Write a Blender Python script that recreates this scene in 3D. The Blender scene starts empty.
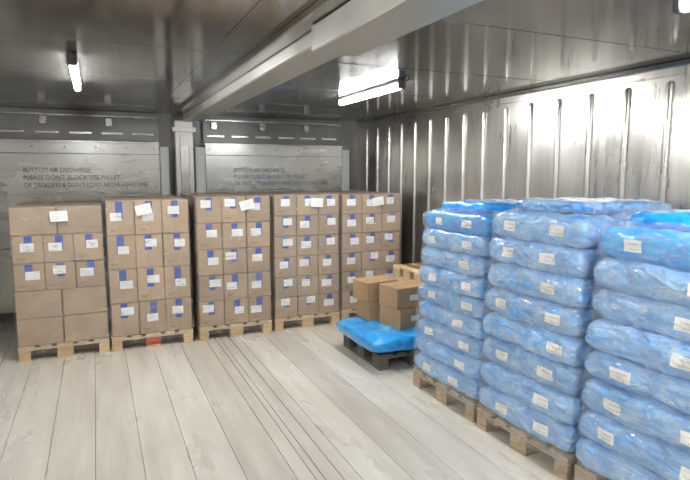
import bpy, math, random
from mathutils import Vector, Matrix, noise
random.seed(7)
scene=bpy.context.scene
coll=scene.collection

# ------------------------------------------------------------------ materials
def new_mat(name):
    m=bpy.data.materials.new(name); m.use_nodes=True
    nt=m.node_tree; b=nt.nodes['Principled BSDF']
    return m,nt,b
def coords(nt,scale=(1,1,1),rot=(0,0,0)):
    tc=nt.nodes.new('ShaderNodeTexCoord'); mp=nt.nodes.new('ShaderNodeMapping')
    mp.inputs['Scale'].default_value=scale; mp.inputs['Rotation'].default_value=rot
    nt.links.new(tc.outputs['Object'],mp.inputs['Vector']); return mp.outputs['Vector']
def noise_tex(nt,vec,scale=5,detail=4,rough=.5,dist=0):
    n=nt.nodes.new('ShaderNodeTexNoise'); n.inputs['Scale'].default_value=scale
    n.inputs['Detail'].default_value=detail; n.inputs['Roughness'].default_value=rough
    n.inputs['Distortion'].default_value=dist
    nt.links.new(vec,n.inputs['Vector']); return n.outputs['Fac']
def ramp(nt,fac,stops):
    r=nt.nodes.new('ShaderNodeValToRGB'); e=r.color_ramp.elements
    while len(e)<len(stops): e.new(.5)
    for i,(p,c) in enumerate(stops):
        e[i].position=p; e[i].color=(c[0],c[1],c[2],1) if not isinstance(c,(int,float)) else (c,c,c,1)
    nt.links.new(fac,r.inputs['Fac']); return r.outputs['Color']
def mix(nt,a,b,fac,mode='MIX'):
    m=nt.nodes.new('ShaderNodeMix'); m.data_type='RGBA'; m.blend_type=mode
    def put(s,v):
        if isinstance(v,(int,float)): s.default_value=v
        elif isinstance(v,tuple): s.default_value=(v[0],v[1],v[2],1)
        else: nt.links.new(v,s)
    put(m.inputs[0],fac); put(m.inputs[6],a); put(m.inputs[7],b); return m.outputs[2]
def bump(nt,b,h,strength=.3,dist=.01,chain=None):
    bp=nt.nodes.new('ShaderNodeBump'); bp.inputs['Strength'].default_value=strength
    bp.inputs['Distance'].default_value=dist
    nt.links.new(h,bp.inputs['Height']); nt.links.new(bp.outputs['Normal'],b.inputs['Normal'])
    if chain: nt.links.new(chain,bp.inputs['Normal'])
    return bp.outputs['Normal']
def crumple(nt,scale=(1,1,1),vs=16):
    tc=nt.nodes.new('ShaderNodeTexCoord'); mp=nt.nodes.new('ShaderNodeMapping'); mp.inputs['Scale'].default_value=scale
    nt.links.new(tc.outputs['Object'],mp.inputs['Vector'])
    n=nt.nodes.new('ShaderNodeTexNoise'); n.inputs['Scale'].default_value=6; n.inputs['Detail'].default_value=2
    nt.links.new(mp.outputs['Vector'],n.inputs['Vector'])
    add=nt.nodes.new('ShaderNodeVectorMath'); add.operation='MULTIPLY_ADD'
    add.inputs[1].default_value=(.22,.22,.22)
    nt.links.new(n.outputs['Color'],add.inputs[0]); nt.links.new(mp.outputs['Vector'],add.inputs[2])
    vo=nt.nodes.new('ShaderNodeTexVoronoi'); vo.inputs['Scale'].default_value=vs
    nt.links.new(add.outputs[0],vo.inputs['Vector'])
    return vo.outputs['Distance']

def metal(name,c0,c1,r0,r1,scale=(1,1,1),streak=(30,1,1),bs=.15,metallic=1.0):
    m,nt,b=new_mat(name)
    v=coords(nt,scale); big=noise_tex(nt,v,1.3,2)
    vs=coords(nt,streak); st=noise_tex(nt,vs,3,4,.6)
    mx=mix(nt,big,st,.4)
    nt.links.new(ramp(nt,mx,[(.35,c0),(.65,c1)]),b.inputs['Base Color'])
    nt.links.new(ramp(nt,mx,[(.35,r0),(.65,r1)]),b.inputs['Roughness'])
    b.inputs['Metallic'].default_value=metallic
    bump(nt,b,big,bs,.02)
    return m
M={}
M['ceil']=metal('stainless_ceiling',(.37,.36,.335),(.45,.44,.41),.10,.17,streak=(2,12,2),bs=.06,metallic=.92)
M['wall']=metal('stainless_wall',(.42,.405,.375),(.60,.58,.54),.24,.37,streak=(5,5,.5),bs=.45,metallic=.94)
M['bulk']=metal('stainless_bulkhead',(.42,.42,.40),(.52,.52,.495),.20,.32,streak=(.6,1,5),bs=.3,metallic=.88)
M['dark']=metal('dark_metal_recess',(.17,.17,.165),(.25,.25,.24),.35,.55,metallic=.8)
M['beam']=metal('painted_beam',(.52,.51,.475),(.60,.59,.55),.28,.42,metallic=.65)
M['strip']=metal('white_plastic_strip',(.60,.61,.60),(.70,.71,.70),.4,.55,metallic=0)

def simple(name,c,rough=.5,metallic=0,emit=None,var=.12,scale=8,bs=.1):
    m,nt,b=new_mat(name)
    v=coords(nt); n=noise_tex(nt,v,scale,4)
    lo=tuple(x*(1-var) for x in c); hi=tuple(min(1,x*(1+var)) for x in c)
    nt.links.new(ramp(nt,n,[(.3,lo),(.7,hi)]),b.inputs['Base Color'])
    b.inputs['Roughness'].default_value=rough; b.inputs['Metallic'].default_value=metallic
    bump(nt,b,n,bs,.005)
    if emit:
        b.inputs['Emission Color'].default_value=(*emit[0],1); b.inputs['Emission Strength'].default_value=emit[1]
    return m
M['tape']=simple('blue_tape',(.02,.06,.36),.35)
M['label']=simple('white_label',(.90,.90,.89),.5)
M['red']=simple('red_paint',(.50,.06,.04),.5)
M['ink']=simple('black_ink',(.08,.08,.09),.6)
M['print']=simple('grey_print',(.62,.62,.64),.6)
M['lamp_body']=simple('lamp_housing',(.62,.63,.62),.4)
M['lamp_cap']=simple('lamp_end_cap',(.10,.10,.10),.4)
M['tube']=simple('led_tube_glow',(.9,.9,.9),.4,emit=((.98,.99,.98),180))
M['rubber']=simple('black_gap',(.08,.075,.07),.8)

def wood(name,c0,c1):
    m,nt,b=new_mat(name)
    v=coords(nt,(3,3,14)); n=noise_tex(nt,v,5,6,.6,.6)
    g=nt.nodes.new('ShaderNodeNewGeometry')
    base=ramp(nt,n,[(.3,c0),(.7,c1)])
    t=ramp(nt,g.outputs['Random Per Island'],[(0,.74),(1,1.08)])
    nt.links.new(mix(nt,base,t,1.0,'MULTIPLY'),b.inputs['Base Color'])
    b.inputs['Roughness'].default_value=.75; bump(nt,b,n,.25,.003); return m
M['wood']=wood('pale_pallet_wood',(.60,.41,.22),(.84,.63,.39))
M['wood_dark']=wood('weathered_pallet_wood',(.34,.26,.18),(.64,.50,.35))
M['wood_grey']=wood('dirty_pallet_wood',(.09,.08,.07),(.20,.175,.15))

def cardboard(name,c0,c1):
    m,nt,b=new_mat(name)
    v=coords(nt,(1,1,1)); n=noise_tex(nt,v,6,5,.6)
    g=nt.nodes.new('ShaderNodeNewGeometry')
    base=ramp(nt,n,[(.3,c0),(.7,c1)])
    t=ramp(nt,g.outputs['Random Per Island'],[(0,.80),(1,1.05)])
    nt.links.new(mix(nt,base,t,1.0,'MULTIPLY'),b.inputs['Base Color'])
    b.inputs['Roughness'].default_value=.7; bump(nt,b,n,.1,.004); return m
M['card']=cardboard('cardboard',(.38,.25,.145),(.49,.34,.21))
M['cardb']=cardboard('light_cardboard',(.42,.28,.165),(.53,.37,.235))
M['cardc']=cardboard('greyish_cardboard',(.365,.25,.155),(.47,.34,.22))
M['card2']=cardboard('brown_cardboard',(.38,.24,.125),(.50,.325,.18))
M['flap']=simple('box_seam',(.20,.125,.07),.8)

def sack(name,c0,c1,c2,rough,cs=.5):
    m,nt,b=new_mat(name)
    v=coords(nt,(1,1,2.0)); n=noise_tex(nt,v,6,5,.6,.8)
    g=nt.nodes.new('ShaderNodeNewGeometry')
    base=ramp(nt,n,[(.32,c0),(.50,c1),(.68,c2)])
    t=ramp(nt,g.outputs['Random Per Island'],[(0,.88),(1,1.05)])
    nt.links.new(mix(nt,base,t,1.0,'MULTIPLY'),b.inputs['Base Color'])
    b.inputs['Roughness'].default_value=rough
    b.inputs['Coat Weight'].default_value=1.0; b.inputs['Coat Roughness'].default_value=.07
    cr=crumple(nt,(1,1,1.6),13)
    n1=bump(nt,b,n,.6,.03)
    bump(nt,b,cr,cs,.025,n1); return m
M['sack']=sack('pale_blue_sack',(.10,.34,.78),(.22,.49,.89),(.43,.66,.95),.30,.7)
M['sack_vivid']=sack('vivid_blue_sack',(.004,.25,.76),(.008,.36,.90),(.05,.49,.96),.28,.3)

def film(name,lo,hi,rot,scale,white=.85,bs=.8,nscale=4,rough=.14,vs=12):
    m=bpy.data.materials.new(name); m.use_nodes=True; nt=m.node_tree
    for n in list(nt.nodes):
        if n.type!='OUTPUT_MATERIAL': nt.nodes.remove(n)
    out=[n for n in nt.nodes if n.type=='OUTPUT_MATERIAL'][0]
    v=coords(nt,scale,rot); n1=noise_tex(nt,v,nscale,6,.65,1.5)
    tr=nt.nodes.new('ShaderNodeBsdfTransparent')
    p=nt.nodes.new('ShaderNodeBsdfPrincipled')
    p.inputs['Base Color'].default_value=(white,white,white,1)
    p.inputs['Roughness'].default_value=rough
    p.inputs['Specular IOR Level'].default_value=1.0
    nn=bump(nt,p,n1,bs,.03)
    bump(nt,p,crumple(nt,(1,1,1.6),vs),.6,.03,nn)
    fac=ramp(nt,n1,[(.38,lo),(.58,(lo*.8+hi*.2)),(.70,hi)])
    mx=nt.nodes.new('ShaderNodeMixShader')
    nt.links.new(fac,mx.inputs[0]); nt.links.new(tr.outputs[0],mx.inputs[1]); nt.links.new(p.outputs[0],mx.inputs[2])
    nt.links.new(mx.outputs[0],out.inputs['Surface'])
    return m
M['film_box']=film('stretch_film_on_boxes',.10,.50,(0,.5,0),(2,2,9),nscale=3,vs=9,rough=.12)
M['film_bag']=film('stretch_film_on_sacks',.12,.55,(.5,.3,0),(2,2,6),.92,rough=.10)

# floor
m,nt,b=new_mat('worn_plank_floor')
g=nt.nodes.new('ShaderNodeNewGeometry')
v=coords(nt,(5,.5,1)); n1=noise_tex(nt,v,2.0,4,.5)
v2=coords(nt,(1.6,.45,1)); n2=noise_tex(nt,v2,1.5,5,.55,.1)
v3=coords(nt,(45,.8,1)); n3=noise_tex(nt,v3,3,2,.5)
base=ramp(nt,n1,[(.28,(.60,.565,.51)),(.5,(.69,.655,.60)),(.72,(.78,.75,.695))])
base=mix(nt,base,ramp(nt,n2,[(.28,(.82,.79,.74)),(.58,(1,1,1))]),.85,'MULTIPLY')
base=mix(nt,base,ramp(nt,n3,[(.25,.88),(.5,1.0)]),.7,'MULTIPLY')
t=ramp(nt,g.outputs['Random Per Island'],[(0,(.90,.885,.86)),(1,(1.04,1.03,1.01))])
base=mix(nt,base,t,1.0,'MULTIPLY')
nt.links.new(base,b.inputs['Base Color'])
nt.links.new(ramp(nt,n2,[(.3,.40),(.7,.22)]),b.inputs['Roughness'])
b.inputs['Specular IOR Level'].default_value=.7
bump(nt,b,n3,.12,.004); M['floor']=m

# ------------------------------------------------------------------ mesh builder
class MB:
    def __init__(s): s.v=[];s.f=[];s.m=[];s.mats=[];s.sm=[]
    def mi(s,k):
        if k not in s.mats: s.mats.append(k)
        return s.mats.index(k)
    def quad(s,pts,k,smooth=False):
        i=len(s.v); s.v+= [tuple(p) for p in pts]; s.f.append(tuple(range(i,i+len(pts)))); s.m.append(s.mi(k)); s.sm.append(smooth)
    def box(s,x0,x1,y0,y1,z0,z1,k,bev=0.0,M4=None):
        b=min(bev,(x1-x0)/2.01,(y1-y0)/2.01,(z1-z0)/2.01)
        i=len(s.v); mi=s.mi(k)
        if b<=0:
            P=[(x,y,z) for z in (z0,z1) for y in (y0,y1) for x in (x0,x1)]
            F=[(0,2,3,1),(4,5,7,6),(0,1,5,4),(2,6,7,3),(0,4,6,2),(1,3,7,5)]
        else:
            c=Vector(((x0+x1)/2,(y0+y1)/2,(z0+z1)/2)); h=Vector(((x1-x0)/2,(y1-y0)/2,(z1-z0)/2))
            P=[];idx={}
            for ax in range(3):
                for sg in (-1,1):
                    for a in (-1,1):
                        for d in (-1,1):
                            p=[0,0,0]; p[ax]=sg*h[ax]; o=[q for q in range(3) if q!=ax]
                            p[o[0]]=a*(h[o[0]]-b); p[o[1]]=d*(h[o[1]]-b)
                            sgn=[0,0,0]; sgn[ax]=sg; sgn[o[0]]=a; sgn[o[1]]=d
                            idx[(ax,tuple(sgn))]=len(P); P.append((c.x+p[0],c.y+p[1],c.z+p[2]))
            F=[]
            def S(ax,sx): return idx[(ax,sx)]
            for ax in range(3):
                o=[q for q in range(3) if q!=ax]
                for sg in (-1,1):
                    loop=[]
                    for a,d in ((-1,-1),(1,-1),(1,1),(-1,1)):
                        t=[0,0,0]; t[ax]=sg; t[o[0]]=a; t[o[1]]=d; loop.append(S(ax,tuple(t)))
                    F.append(tuple(loop))
            for e in range(3):
                o=[q for q in range(3) if q!=e]
                for a in (-1,1):
                    for d in (-1,1):
                        t1=[0,0,0]; t1[o[0]]=a; t1[o[1]]=d
                        t1[e]=-1; ta=tuple(t1); t1[e]=1; tb=tuple(t1)
                        F.append((S(o[0],ta),S(o[0],tb),S(o[1],tb),S(o[1],ta)))
            for a in (-1,1):
                for d in (-1,1):
                    for e in (-1,1):
                        t=(a,d,e); F.append((S(0,t),S(1,t),S(2,t)))
            F2=[]
            for f in F:
                pa=[Vector(P[q]) for q in f]; n=(pa[1]-pa[0]).cross(pa[2]-pa[1])
                cc=sum(pa,Vector())/len(pa)-c
                F2.append(f if n.dot(cc)>0 else tuple(reversed(f)))
            F=F2
        if M4: P=[tuple(M4@Vector(p)) for p in P]
        s.v+=P
        for f in F: s.f.append(tuple(i+q for q in f)); s.m.append(mi); s.sm.append(False)
    def grid(s,fn,nu,nv,k,smooth=True,closed_u=False):
        i=len(s.v); mi=s.mi(k)
        cu=nu if closed_u else nu+1
        for b in range(nv+1):
            for a in range(cu): s.v.append(tuple(fn(a/nu,b/nv)))
        for b in range(nv):
            for a in range(nu):
                a2=(a+1)%cu
                s.f.append((i+b*cu+a,i+b*cu+a2,i+(b+1)*cu+a2,i+(b+1)*cu+a)); s.m.append(mi); s.sm.append(smooth)
    def cyl(s,p0,p1,r,k,n=16,caps=True):
        p0=Vector(p0);p1=Vector(p1);d=(p1-p0).normalized()
        a=d.orthogonal().normalized(); b=d.cross(a)
        s.grid(lambda u,v:p0.lerp(p1,v)+r*(math.cos(2*math.pi*u)*a+math.sin(2*math.pi*u)*b),n,1,k,True,True)
        if caps:
            for p in (p0,p1): s.quad([p+r*(math.cos(2*math.pi*q/n)*a+math.sin(2*math.pi*q/n)*b) for q in range(n)],k)
    def obj(s,name,parent=None,loc=(0,0,0),rotz=0):
        me=bpy.data.meshes.new(name); me.from_pydata(s.v,[],s.f)
        for k in s.mats: me.materials.append(M[k])
        me.polygons.foreach_set('material_index',s.m); me.polygons.foreach_set('use_smooth',s.sm); me.update()
        o=bpy.data.objects.new(name,me); coll.objects.link(o); o.location=loc; o.rotation_euler=(0,0,rotz)
        if parent: o.parent=parent
        return o
def empty(name,loc,rotz=0):
    e=bpy.data.objects.new(name,None); coll.objects.link(e); e.location=loc; e.rotation_euler=(0,0,rotz); e.empty_display_size=.2; return e

# ------------------------------------------------------------------ room
XL,XR,YF,YB,H=-1.45,3.66,-3.6,7.6,2.55
mb=MB()
mb.box(XL,XR,YF,YB,-.10,-.012,'rubber')
x=XL
w=.272
while x<XR-.01:
    if .86<x<1.0: ws=[.10,.05,.10,.10]
    else: ws=[w]
    for ww in ws:
        x1=min(x+ww,XR)
        gap=.003 if ww>.2 else .006
        mb.box(x+gap/2,x1-gap/2,YF,YB,-.05,0,'floor',.0015)
        x=x1
mb.obj('floor')

mb=MB(); mb.box(XL,XR,YF,YB,H,H+.1,'ceil')
mb.obj('ceiling')
mb=MB()
for yy in (-2.4,-1.2,0,1.2,2.4,3.6,4.8,6.0):
    mb.box(XL,.9,yy-.01,yy+.01,H-.002,H,'ceil',.0009)
    mb.box(1.35,XR,yy-.01,yy+.01,H-.002,H,'ceil',.0009)
mb.box(.70,.72,YF,YB,H-.004,H,'ceil',.001)
for yy in [YF+.1+.2*i for i in range(55)]:
    for xx in (.80,1.46):
        mb.cyl((xx,yy,H-.003),(xx,yy,H-.0002),.005,'dark',8)
mb.obj('trim_ceiling_seams')

mb=MB()
mb.box(XR,XR+.1,YF,YB,0,H,'wall')
y=YF+.2
rr=.028
while y<YB-.1:
    zt,zb=2.40,.22
    def f(u,v,y=y):
        th=math.pi*u
        t=v
        if t<.2: a=(t/.2)*math.pi/2; s=math.sin(a); z=zb-rr*math.cos(a)
        elif t>.8: a=((1-t)/.2)*math.pi/2; s=math.sin(a); z=zt+rr*math.cos(a)
        else: s=1; z=zb+(zt-zb)*(t-.2)/.6
        return (XR-rr*.85*s*math.sin(th)-.0005, y+rr*s*math.cos(th), z)
    mb.grid(f,10,20,'wall')
    y+=.335
mb.box(XR-.012,XR,YF,YB,2.455,2.475,'wall',.004)
mb.box(XR-.03,XR,YF,YB,0,.16,'beam',.01)
mb.obj('wall_right')
mb=MB(); mb.box(XL-.1,XL,YF,YB,0,H,'wall')
y=YF+.2
while y<YB-.1:
    mb.box(XL,XL+.02,y-.025,y+.025,.2,2.4,'wall',.009); y+=.335
mb.obj('wall_left')
mb=MB(); mb.box(XL,XR,YF-.1,YF,0,H,'wall')
for k in range(8): mb.box(XL+.2+k*.65,XL+.24+k*.65,YF,YF+.02,.1,2.4,'wall',.008)
mb.obj('wall_front')
mb=MB(); mb.box(XL,XR,YB,YB+.1,0,H,'dark')
mb.obj('wall_back')

def bulkhead(x0,x1,tx):
    e=empty('evaporator_bulkhead',((x0+x1)/2,7.42,0))
    ox=(x0+x1)/2
    mb=MB(); L=x0-ox; R=x1-ox
    mb.box(L,R,0,.04,.14,2.17,'bulk',.006)
    mb.box(L,R,-.012,.0,2.15,2.18,'bulk',.004)
    mb.box(L,R,-.004,.0,2.015,2.025,'dark')
    mb.box(L,R,-.008,.0,1.53,1.56,'bulk',.003)
    mb.box(L,R,-.004,.0,.9,.91,'dark')
    for i in range(7):
        xx=L+.06+(R-L-.12)*i/6
        mb.cyl((xx,-.004,2.10),(xx,0.0,2.10),.010,'dark',8)
        mb.cyl((xx,-.004,1.60),(xx,0.0,1.60),.010,'dark',8)
    mb.obj('panel',e)
    mb=MB()
    mb.box(L,R,.10,.12,2.19,2.54,'dark')
    n=6
    for i in range(n):
        a=L+(R-L)*(i+.15)/n; c=a+(R-L)/n*.7
        mb.box(a,c,.09,.10,2.26,2.29,'bulk',.004)
        if i%2==0: mb.box(a+.05,a+.13,.06,.10,2.36,2.46,'bulk',.006)
    mb.box(L,R,.05,.10,2.47,2.49,'bulk',.003)
    mb.obj('fan_housing',e)
    mb=MB()
    mb.box(R,R+.11,-.03,.05,.05,2.12,'strip',.008)
    mb.obj('side_strip',e)
    lines=["BOTTOM AIR DISCHARGE","PLEASE DON'T BLOCK USE PALLET","OR TROLLEYS & DON'T LOAD ABOVE LOAD LINE"]
    for i,t in enumerate(lines):
        cu=bpy.data.curves.new('warning_text','FONT'); cu.body=t; cu.size=.075; cu.offset=0
        tmp=bpy.data.objects.new('t',cu); coll.objects.link(tmp)
        bpy.context.view_layer.update()
        me=bpy.data.meshes.new_from_object(tmp); bpy.data.objects.remove(tmp)
        wdt=max(v.co.x for v in me.vertices)
        tw=[.72,1.05,1.37][i]
        for v in me.vertices: v.co.x*=tw/wdt
        me.materials.clear(); me.materials.append(M['ink'])
        o=bpy.data.objects.new('warning_text',me); coll.objects.link(o); o.parent=e
        o.rotation_euler=(math.pi/2,0,0); o.location=(tx-ox,-.003,1.80-.09*i)
bulkhead(-1.40,.76,-.77)
bulkhead(1.33,3.30,1.70)
mb=MB()
mb.box(.93,1.16,7.25,7.6,0,H-.1,'beam',.01)
mb.box(.90,1.19,7.22,7.25,2.30,2.36,'beam',.004)
mb.box(.99,1.10,7.235,7.25,.1,2.25,'bulk',.004)
mb.box(1.19,1.32,7.36,7.44,.05,2.12,'strip',.006)
mb.obj('steel_column')
mb=MB()
mb.box(.93,1.34,YF,7.58,H-.035,H-.0005,'ceil',.004)
mb.box(1.04,1.27,YF,7.22,H-.115,H-.035,'beam',.008)
mb.box(1.00,1.25,YF,2.62,H-.165,H-.040,'beam',.006)
mb.box(1.02,1.29,2.62,2.66,H-.145,H-.05,'beam',.004)
mb.obj('ceiling_beam')
mb=MB()
mb.box(XR-.04,XR-.001,YF,YB,H-.04,H-.001,'ceil',.006)
mb.box(XL+.001,XL+.04,YF,YB,H-.04,H-.001,'ceil',.006)
mb.obj('trim_ceiling_edges')

def lamp(x,y0,L=1.22):
    e=empty('led_tube_light',(x,y0+L/2,H))
    mb=MB()
    mb.box(-.03,.03,-L/2,L/2,-.03,-.001,'lamp_body',.008)
    mb.box(-.032,.032,-L/2-.03,-L/2+.015,-.075,-.001,'lamp_cap',.01)
    mb.box(-.032,.032,L/2-.015,L/2+.03,-.075,-.001,'lamp_cap',.01)
    mb.cyl((0,-L/2-.03,-.03),(0,-L/2-.12,-.012),.007,'lamp_cap',8)
    mb.obj('housing',e)
    mb=MB(); mb.cyl((0,-L/2+.015,-.055),(0,L/2-.015,-.055),.021,'tube',16); mb.obj('tube',e)
for X in (-.1,2.32):
    for Y in (4.02,.42,-2.9): lamp(X,Y)

# ------------------------------------------------------------------ pallets
def pallet_mesh(mb,L,W,k='wood',z0=0,red=False,ox=0,oy=0):
    t=.022
    xs=[-W/2+.0,-.0725 if W>.6 else -.05,W/2-.10]
    wd=[.10,.145 if W>.6 else .10,.10]
    for x,w in zip(xs,wd):
        mb.box(ox+x,ox+x+w,oy-L/2,oy+L/2,z0,z0+t,k,.003)
        for yy in (-L/2,-.0725,L/2-.145):
            mb.box(ox+x+.002,ox+x+w-.002,oy+yy,oy+yy+.145,z0+t,z0+t+.078,'red' if (red and yy==-L/2 and w>.12) else k,.003)
    for yy in (-L/2,-.0725,L/2-.145):
        mb.box(ox-W/2,ox+W/2,oy+yy,oy+yy+.145,z0+.100,z0+.122,k,.003)
    n=5
    for i in range(n):
        w=.145 if i%2==0 else .10
        x=-W/2+.0725+(W-.145)*i/(n-1)
        mb.box(ox+x-w/2,ox+x+w/2,oy-L/2,oy+L/2,z0+.122,z0+.144,k,.003)

def wrap_shell(mb,hx,hy,z0,z1,k,off=.008,amp=.006,nz=40,layer=None,seed=0,r=.03,inset=.020,lean=None):
    def P(u):
        a=hx+off;b=hy+off
        seg=[2*a-2*r,2*b-2*r]
        tot=2*(seg[0]+seg[1])+2*math.pi*r
        d=u*tot
        corners=[((a-r),-(b-r),-math.pi/2),((a-r),(b-r),0),(-(a-r),(b-r),math.pi/2),(-(a-r),-(b-r),math.pi)]
        starts=[(-(a-r),-b,1,0,seg[0]),(a,-(b-r),0,1,seg[1]),((a-r),b,-1,0,seg[0]),(-a,(b-r),0,-1,seg[1])]
        for i in range(4):
            sx,sy,dx,dy,l=starts[i]
            if d<=l: return sx+dx*d,sy+dy*d,dy,-dx
            d-=l
            q=math.pi*r/2
            if d<=q:
                cx,cy,a0=corners[i]; an=a0+d/r
                return cx+r*math.cos(an),cy+r*math.sin(an),math.cos(an),math.sin(an)
            d-=q
        return -(a-r),-b,0,-1
    def f(u,v):
        x,y,nx,ny=P(u%1.0)
        z=z0+(z1-z0)*v
        w=amp*noise.noise(Vector((x*5+seed,y*5,z*9+ (x+y)*4)))+amp*.6*noise.noise(Vector((x*16+seed,y*16,z*22)))
        if layer:
            ph=(z-layer[0])/layer[1]; w-=inset*abs(math.cos(math.pi*ph))**5
        if v<.06: w-=.01*(.06-v)/.06
        w=max(w,-off*.6) if not layer else w
        X=x+nx*w; Y=y+ny*w
        if lean: X,Y=lean(X,Y,z)
        return (X,Y,z)
    mb.grid(f,140,nz,k,True,True)

def box_load(cx,cy,rows,cols,top,seed,red=False,labels=None,rot=0,card='card'):
    random.seed(seed)
    e=empty('pallet_of_cardboard_boxes',(cx,cy,0),rot)
    mb=MB(); pallet_mesh(mb,1.2,.8,'wood',0,red); mb.obj('wooden_pallet',e)
    mb=MB(); z=.146; hgt=(top-.146)/rows
    W=.79
    for r in range(rows):
        nc=cols[r] if isinstance(cols,(list,tuple)) else cols
        cw=W/nc
        for c in range(nc):
            for d in range(3):
                jx=random.uniform(-.004,.004); jy=random.uniform(-.012,.006)
                x0=-W/2+c*cw+.003+jx; x1=x0+cw-.006
                y0=-.6+d*.4+.003+(jy if d==0 else 0); y1=-.6+d*.4+.397
                z0=z+r*hgt+.001; z1=z0+hgt-.004
                mb.box(x0,x1,y0,y1,z0,z1,card,.007)
                xm=(x0+x1)/2+random.uniform(-.01,.01)
                yf=y0
                if d==0:
                    has=(labels is None) or ((r,c) in labels)
                    if has:
                        tw=.033; th=hgt*random.uniform(.45,.58)
                        mb.box(xm-tw,xm+tw,yf-.0012,yf+.001,z1-th,z1-.006,'tape')
                        lw=random.uniform(.10,.125); lh=.08
                        sx=xm-lw*random.choice((.8,.6,.25))
                        zb=z1-th*random.choice((1.1,1.1,.8))
                        mb.box(sx,sx+lw,yf-.0024,yf+.001,zb,zb+lh,'label')
                        for q in range(3):
                            mb.box(sx+.012,sx+lw-.02-.01*q,yf-.0030,yf,zb+.015+q*.018,zb+.018+q*.018,'print')
                        if random.random()<.6:
                            for q in range(2):
                                mb.box(x0+.03,x0+.09+.02*q,yf-.0006,yf+.001,z0+.035+q*.016,z0+.042+q*.016,'flap')
                    if hgt>.27 and random.random()<.6:
                        mb.box(x0+.01,x1-.01,yf-.0008,yf+.001,z0+hgt*.28,z0+hgt*.283,'flap')
                    if hgt>.3:
                        mb.box(xm-.0015,xm+.0015,yf-.0006,yf+.001,z0+.01,z1-hgt*.5,'flap')
                if c==nc-1 and random.random()<.7 and labels is None:
                    ym=(y0+y1)/2
                    mb.box(x1-.001,x1+.0012,ym-.03,ym+.03,z1-hgt*.5,z1-.006,'tape')
                if c==0 and random.random()<.7 and labels is None:
                    ym=(y0+y1)/2
                    mb.box(x0-.0012,x0+.001,ym-.03,ym+.03,z1-hgt*.5,z1-.006,'tape')
    mb.obj('cardboard_boxes',e)
    mb=MB(); wrap_shell(mb,.398,.610,.06,top+.01,'film_box',.012,.014,44,seed=seed*3.1)
    def tp(u,v):
        x=-.41+.82*u; y=-.62+1.24*v
        return (x,y,top+.008+.006*noise.noise(Vector((x*9,y*9,seed))))
    mb.grid(tp,20,26,'film_box')
    mb.obj('stretch_film',e)
    mb=MB(); sx=random.uniform(-.1,.2)
    Mx=Matrix.Translation((sx,-.636,top-.09))@Matrix.Rotation(random.uniform(-.25,.1),4,'Y')
    mb.box(-.075,.075,-.001,.001,-.05,.05,'label',0,Mx)
    for q in range(3): mb.box(-.055,.04,-.002,-.001,.02-q*.022,.024-q*.022,'print',0,Mx)
    mb.obj('shipping_document',e)
    return e
CY=6.45
box_load(-.355,CY+.02,5,[2,2,3,3,2],1.475,1,labels={(2,0),(2,1),(2,2),(3,0),(3,1),(3,2)},card='cardc')
box_load(.465,CY,4,3,1.52,2,red=True,card='cardb')
box_load(1.335,CY,5,3,1.54,3)
box_load(2.18,CY+.02,6,3,1.545,4,card='cardc')
box_load(3.02,CY+.05,6,3,1.54,5)

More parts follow.
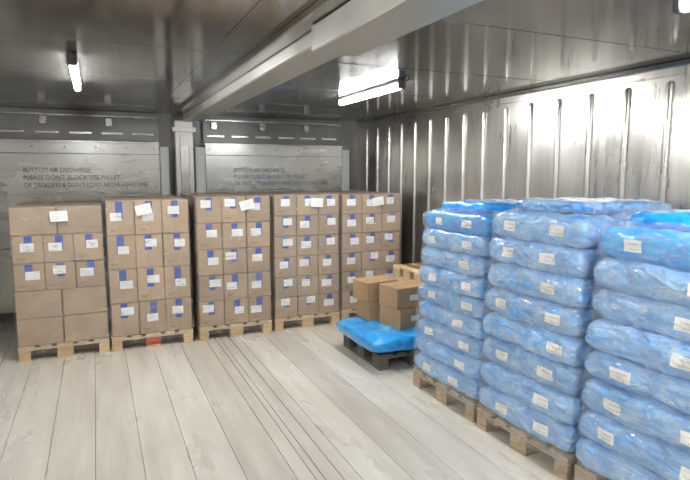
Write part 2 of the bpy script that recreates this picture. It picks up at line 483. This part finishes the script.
# ------------------------------------------------------------------ sacks
def sack_fn(lx,ly,lz,seed,flat=.30,pw=7,amp=1.0):
    def f(ux,uy,uz,off=0):
        ax,ay=abs(ux),abs(uy)
        t=(1-flat*ax**pw)*(1-flat*ay**pw)
        x=ux*(lx/2)*(1-.035*ay**6)*(1-.10*abs(uz)**3*(.4/lx))
        y=uy*(ly/2)*(1-.035*ax**6)*(1-.10*abs(uz)**3*(.4/ly))
        z=uz*(lz/2)*t
        p=Vector((x*8+seed*3.3,y*8,z*10+seed))
        q=Vector((x*19+seed*1.7,y*19,z*30))
        n=(noise.noise(p)*.014+noise.noise(q)*.008-.014*abs(noise.noise(q*.55)))*amp
        d=Vector((ux**3/1.0,uy**3,uz**3*.6))
        if d.length>0: d.normalize()
        return Vector((x,y,z))+d*(n+off)
    return f
def add_sack(mb,cx,cy,cz,lx,ly,lz,seed,k,labels=(),tilt=None,flat=.20,pw=7,lean=None,amp=1.0):
    f=sack_fn(lx,ly,lz,seed,flat,pw,amp)
    T=Matrix.Translation((cx,cy,cz))
    if tilt: T=T@Matrix.Rotation(tilt[0],4,'X')@Matrix.Rotation(tilt[1],4,'Y')@Matrix.Rotation(tilt[2],4,'Z')
    def W(p):
        p=T@p
        if lean:
            X,Y=lean(p.x,p.y,cz); p=Vector((X,Y,p.z))
        return p
    nx=max(10,int(lx/.025)); ny=max(10,int(ly/.025)); nz=9
    idx={}; mi=mb.mi(k)
    def V(i,j,l):
        key=(i,j,l)
        if key not in idx:
            idx[key]=len(mb.v)
            mb.v.append(tuple(W(f(-1+2*i/nx,-1+2*j/ny,-1+2*l/nz))))
        return idx[key]
    def add(q): mb.f.append(q); mb.m.append(mi); mb.sm.append(True)
    for i in range(nx):
        for j in range(ny):
            add((V(i,j,nz),V(i+1,j,nz),V(i+1,j+1,nz),V(i,j+1,nz)))
            add((V(i,j,0),V(i,j+1,0),V(i+1,j+1,0),V(i+1,j,0)))
    for l in range(nz):
        for i in range(nx):
            add((V(i,0,l),V(i+1,0,l),V(i+1,0,l+1),V(i,0,l+1)))
            add((V(i,ny,l),V(i,ny,l+1),V(i+1,ny,l+1),V(i+1,ny,l)))
        for j in range(ny):
            add((V(0,j,l),V(0,j,l+1),V(0,j+1,l+1),V(0,j+1,l)))
            add((V(nx,j,l),V(nx,j+1,l),V(nx,j+1,l+1),V(nx,j,l+1)))
    for (face,c,hw,zc,hh) in labels:
        for part in range(3):
            def g(u,v,face=face,c=c,hw=hw,zc=zc,hh=hh,part=part):
                if part:
                    u=.1+.55*u; v=(.18 if part==1 else .60)+.12*v
                a=c-hw+2*hw*u; z=zc-hh+2*hh*v
                o=.004 if part==0 else .0055
                if face=='-x': p=f(-1,a,z,o)
                elif face=='-y': p=f(a,-1,z,o)
                else: p=f(a,z,1,o)
                return W(p)
            mb.grid(g,6,5 if part==0 else 1,'label' if part==0 else 'print')

def sack_load(cx,cy,layers,top,seed,vivid_top,rot=0,wood='wood_dark',splits=(),dx=.07,ty=.05):
    random.seed(seed)
    e=empty('pallet_of_blue_sacks',(cx-.035,cy,0),rot); e.scale=(.94,1,1)
    mb=MB(); pallet_mesh(mb,1.2,.8,wood,0); o=mb.obj('wooden_pallet',e); o.rotation_euler=(0,0,math.pi/2)
    def lean(x,y,z):
        t=max(0,(z-.3)/1.2)
        return .6-(.6-x)*(1-dx/1.2*t), y*(1-ty*t)
    mb=MB(); h=(top-.146)/layers
    for l in range(layers):
        cz=.146+h*(l+.5); k='sack'
        if l==layers-1 and vivid_top: k='sack_vivid'
        sx=random.uniform(-.016,.016); sy=random.uniform(-.012,.012)
        hh=.40; S=1.15
        if l not in splits:
            lab=[('-x',-.52+random.uniform(-.16,.16),.15,.05,hh)]
            if random.random()<.5: lab.append(('-x',.50+random.uniform(-.1,.1),.13,.0,hh))
            add_sack(mb,-.39+sx,sy,cz,.42,.82,h*S,seed*50+l,k,lab,lean=lean)
            for q,yy in enumerate((-.20,.20)):
                add_sack(mb,.21+sx,yy+sy,cz,.78,.41,h*S,seed*50+l+.3+q,k,[('-y',-.3,.12,0,hh)] if q==0 else [],lean=lean)
        else:
            for q,yy in enumerate((-.20,.20)):
                lab=[('-x',random.uniform(-.35,.35),.30,.05,hh)]
                add_sack(mb,-.21+sx,yy+sy,cz,.80,.425,h*S,seed*50+l+.3+q,k,lab,lean=lean)
            add_sack(mb,.40+sx,sy,cz,.40,.80,h*S,seed*50+l,k,lean=lean)
    add_sack(mb,.05,.02,top+.035,.95,.58,.10,seed+77,'sack_vivid' if vivid_top else 'sack',[],tilt=(0,.02,.05))
    mb.obj('blue_sacks',e)
    mb=MB(); wrap_shell(mb,.605,.405,.08,top-.005,'film_bag',.012,.014,100,layer=(.146,h),seed=seed*2.3,r=.06,inset=.012,lean=lean)
    def tp(u,v):
        th=2*math.pi*u; s=1-.42*v
        c,sn=math.cos(th),math.sin(th); pw=.35
        x=.60*math.copysign(abs(c)**pw,c)*s; y=.40*math.copysign(abs(sn)**pw,sn)*s
        z=top-.01+.05*math.sin(min(1,v*1.6)*math.pi*.5)+.02*noise.noise(Vector((x*8,y*8,seed)))+.012*noise.noise(Vector((x*22,y*22,seed)))
        x,y=lean(x,y,top)
        return (x,y,z)
    mb.grid(tp,120,14,'film_bag',True,True)
    mb.obj('stretch_film',e)
    return e
sack_load(2.99,3.48,9,1.49,11,True,rot=.03,splits=())
sack_load(3.00,2.63,8,1.54,12,False,rot=.04,splits=())
sack_load(3.02,1.77,8,1.51,13,True,rot=.03,splits=(3,))

# ------------------------------------------------------------------ low pallet with a sack and cartons
e=empty('pallet_of_sack_and_cartons',(2.665,4.66,0))
mb=MB(); pallet_mesh(mb,.80,.80,'wood_grey'); mb.obj('wooden_pallet',e)
mb=MB(); add_sack(mb,-.02,-.01,.235,.94,.90,.19,91,'sack_vivid',[],flat=.35,pw=5,amp=.6); mb.obj('blue_sack',e)
def carton(cx,cy,z,w,d,h,r):
    mb=MB(); T=Matrix.Translation((cx,cy,z))@Matrix.Rotation(r,4,'Z')
    mb.box(-w/2,w/2,-d/2,d/2,0,h,'card2',.006,T)
    mb.box(-w/2+.002,w/2-.002,-.003,.003,h-.002,h+.0008,'flap',0,T)
    mb.box(-w*.5+.0,w*.5,-.028,.028,h,h+.0012,'card2',0,T)
    mb.box(-.05,.05,-d/2-.0012,-d/2,h*.35,h*.62,'label',0,T)
    return mb.obj('cardboard_box',e)
carton(.02,-.12,.318,.38,.30,.20,.22)
carton(.02,-.12,.520,.40,.30,.20,.12)
carton(-.06,.22,.318,.40,.30,.20,-.05)
carton(-.12,.22,.520,.38,.28,.20,.12)
e=empty('stack_of_empty_pallets',(3.36,5.26,0))
mb=MB()
for i in range(5): pallet_mesh(mb,.60,.46,'wood',z0=.1445*i+.0005)
mb.obj('pallets',e)

# ------------------------------------------------------------------ world, camera
wd=bpy.data.worlds.new('World'); scene.world=wd; wd.use_nodes=True
wd.node_tree.nodes['Background'].inputs[0].default_value=(.6,.62,.65,1)
wd.node_tree.nodes['Background'].inputs[1].default_value=.3
cam=bpy.data.cameras.new('camera'); co=bpy.data.objects.new('camera',cam); coll.objects.link(co)
co.location=(0,0,1.8); co.rotation_euler=(math.radians(90-7.06),0,math.radians(-24.3))
cam.sensor_width=36; cam.lens=28.64; cam.clip_start=.02
scene.camera=co
scene.view_settings.view_transform='Standard'
scene.view_settings.exposure=0
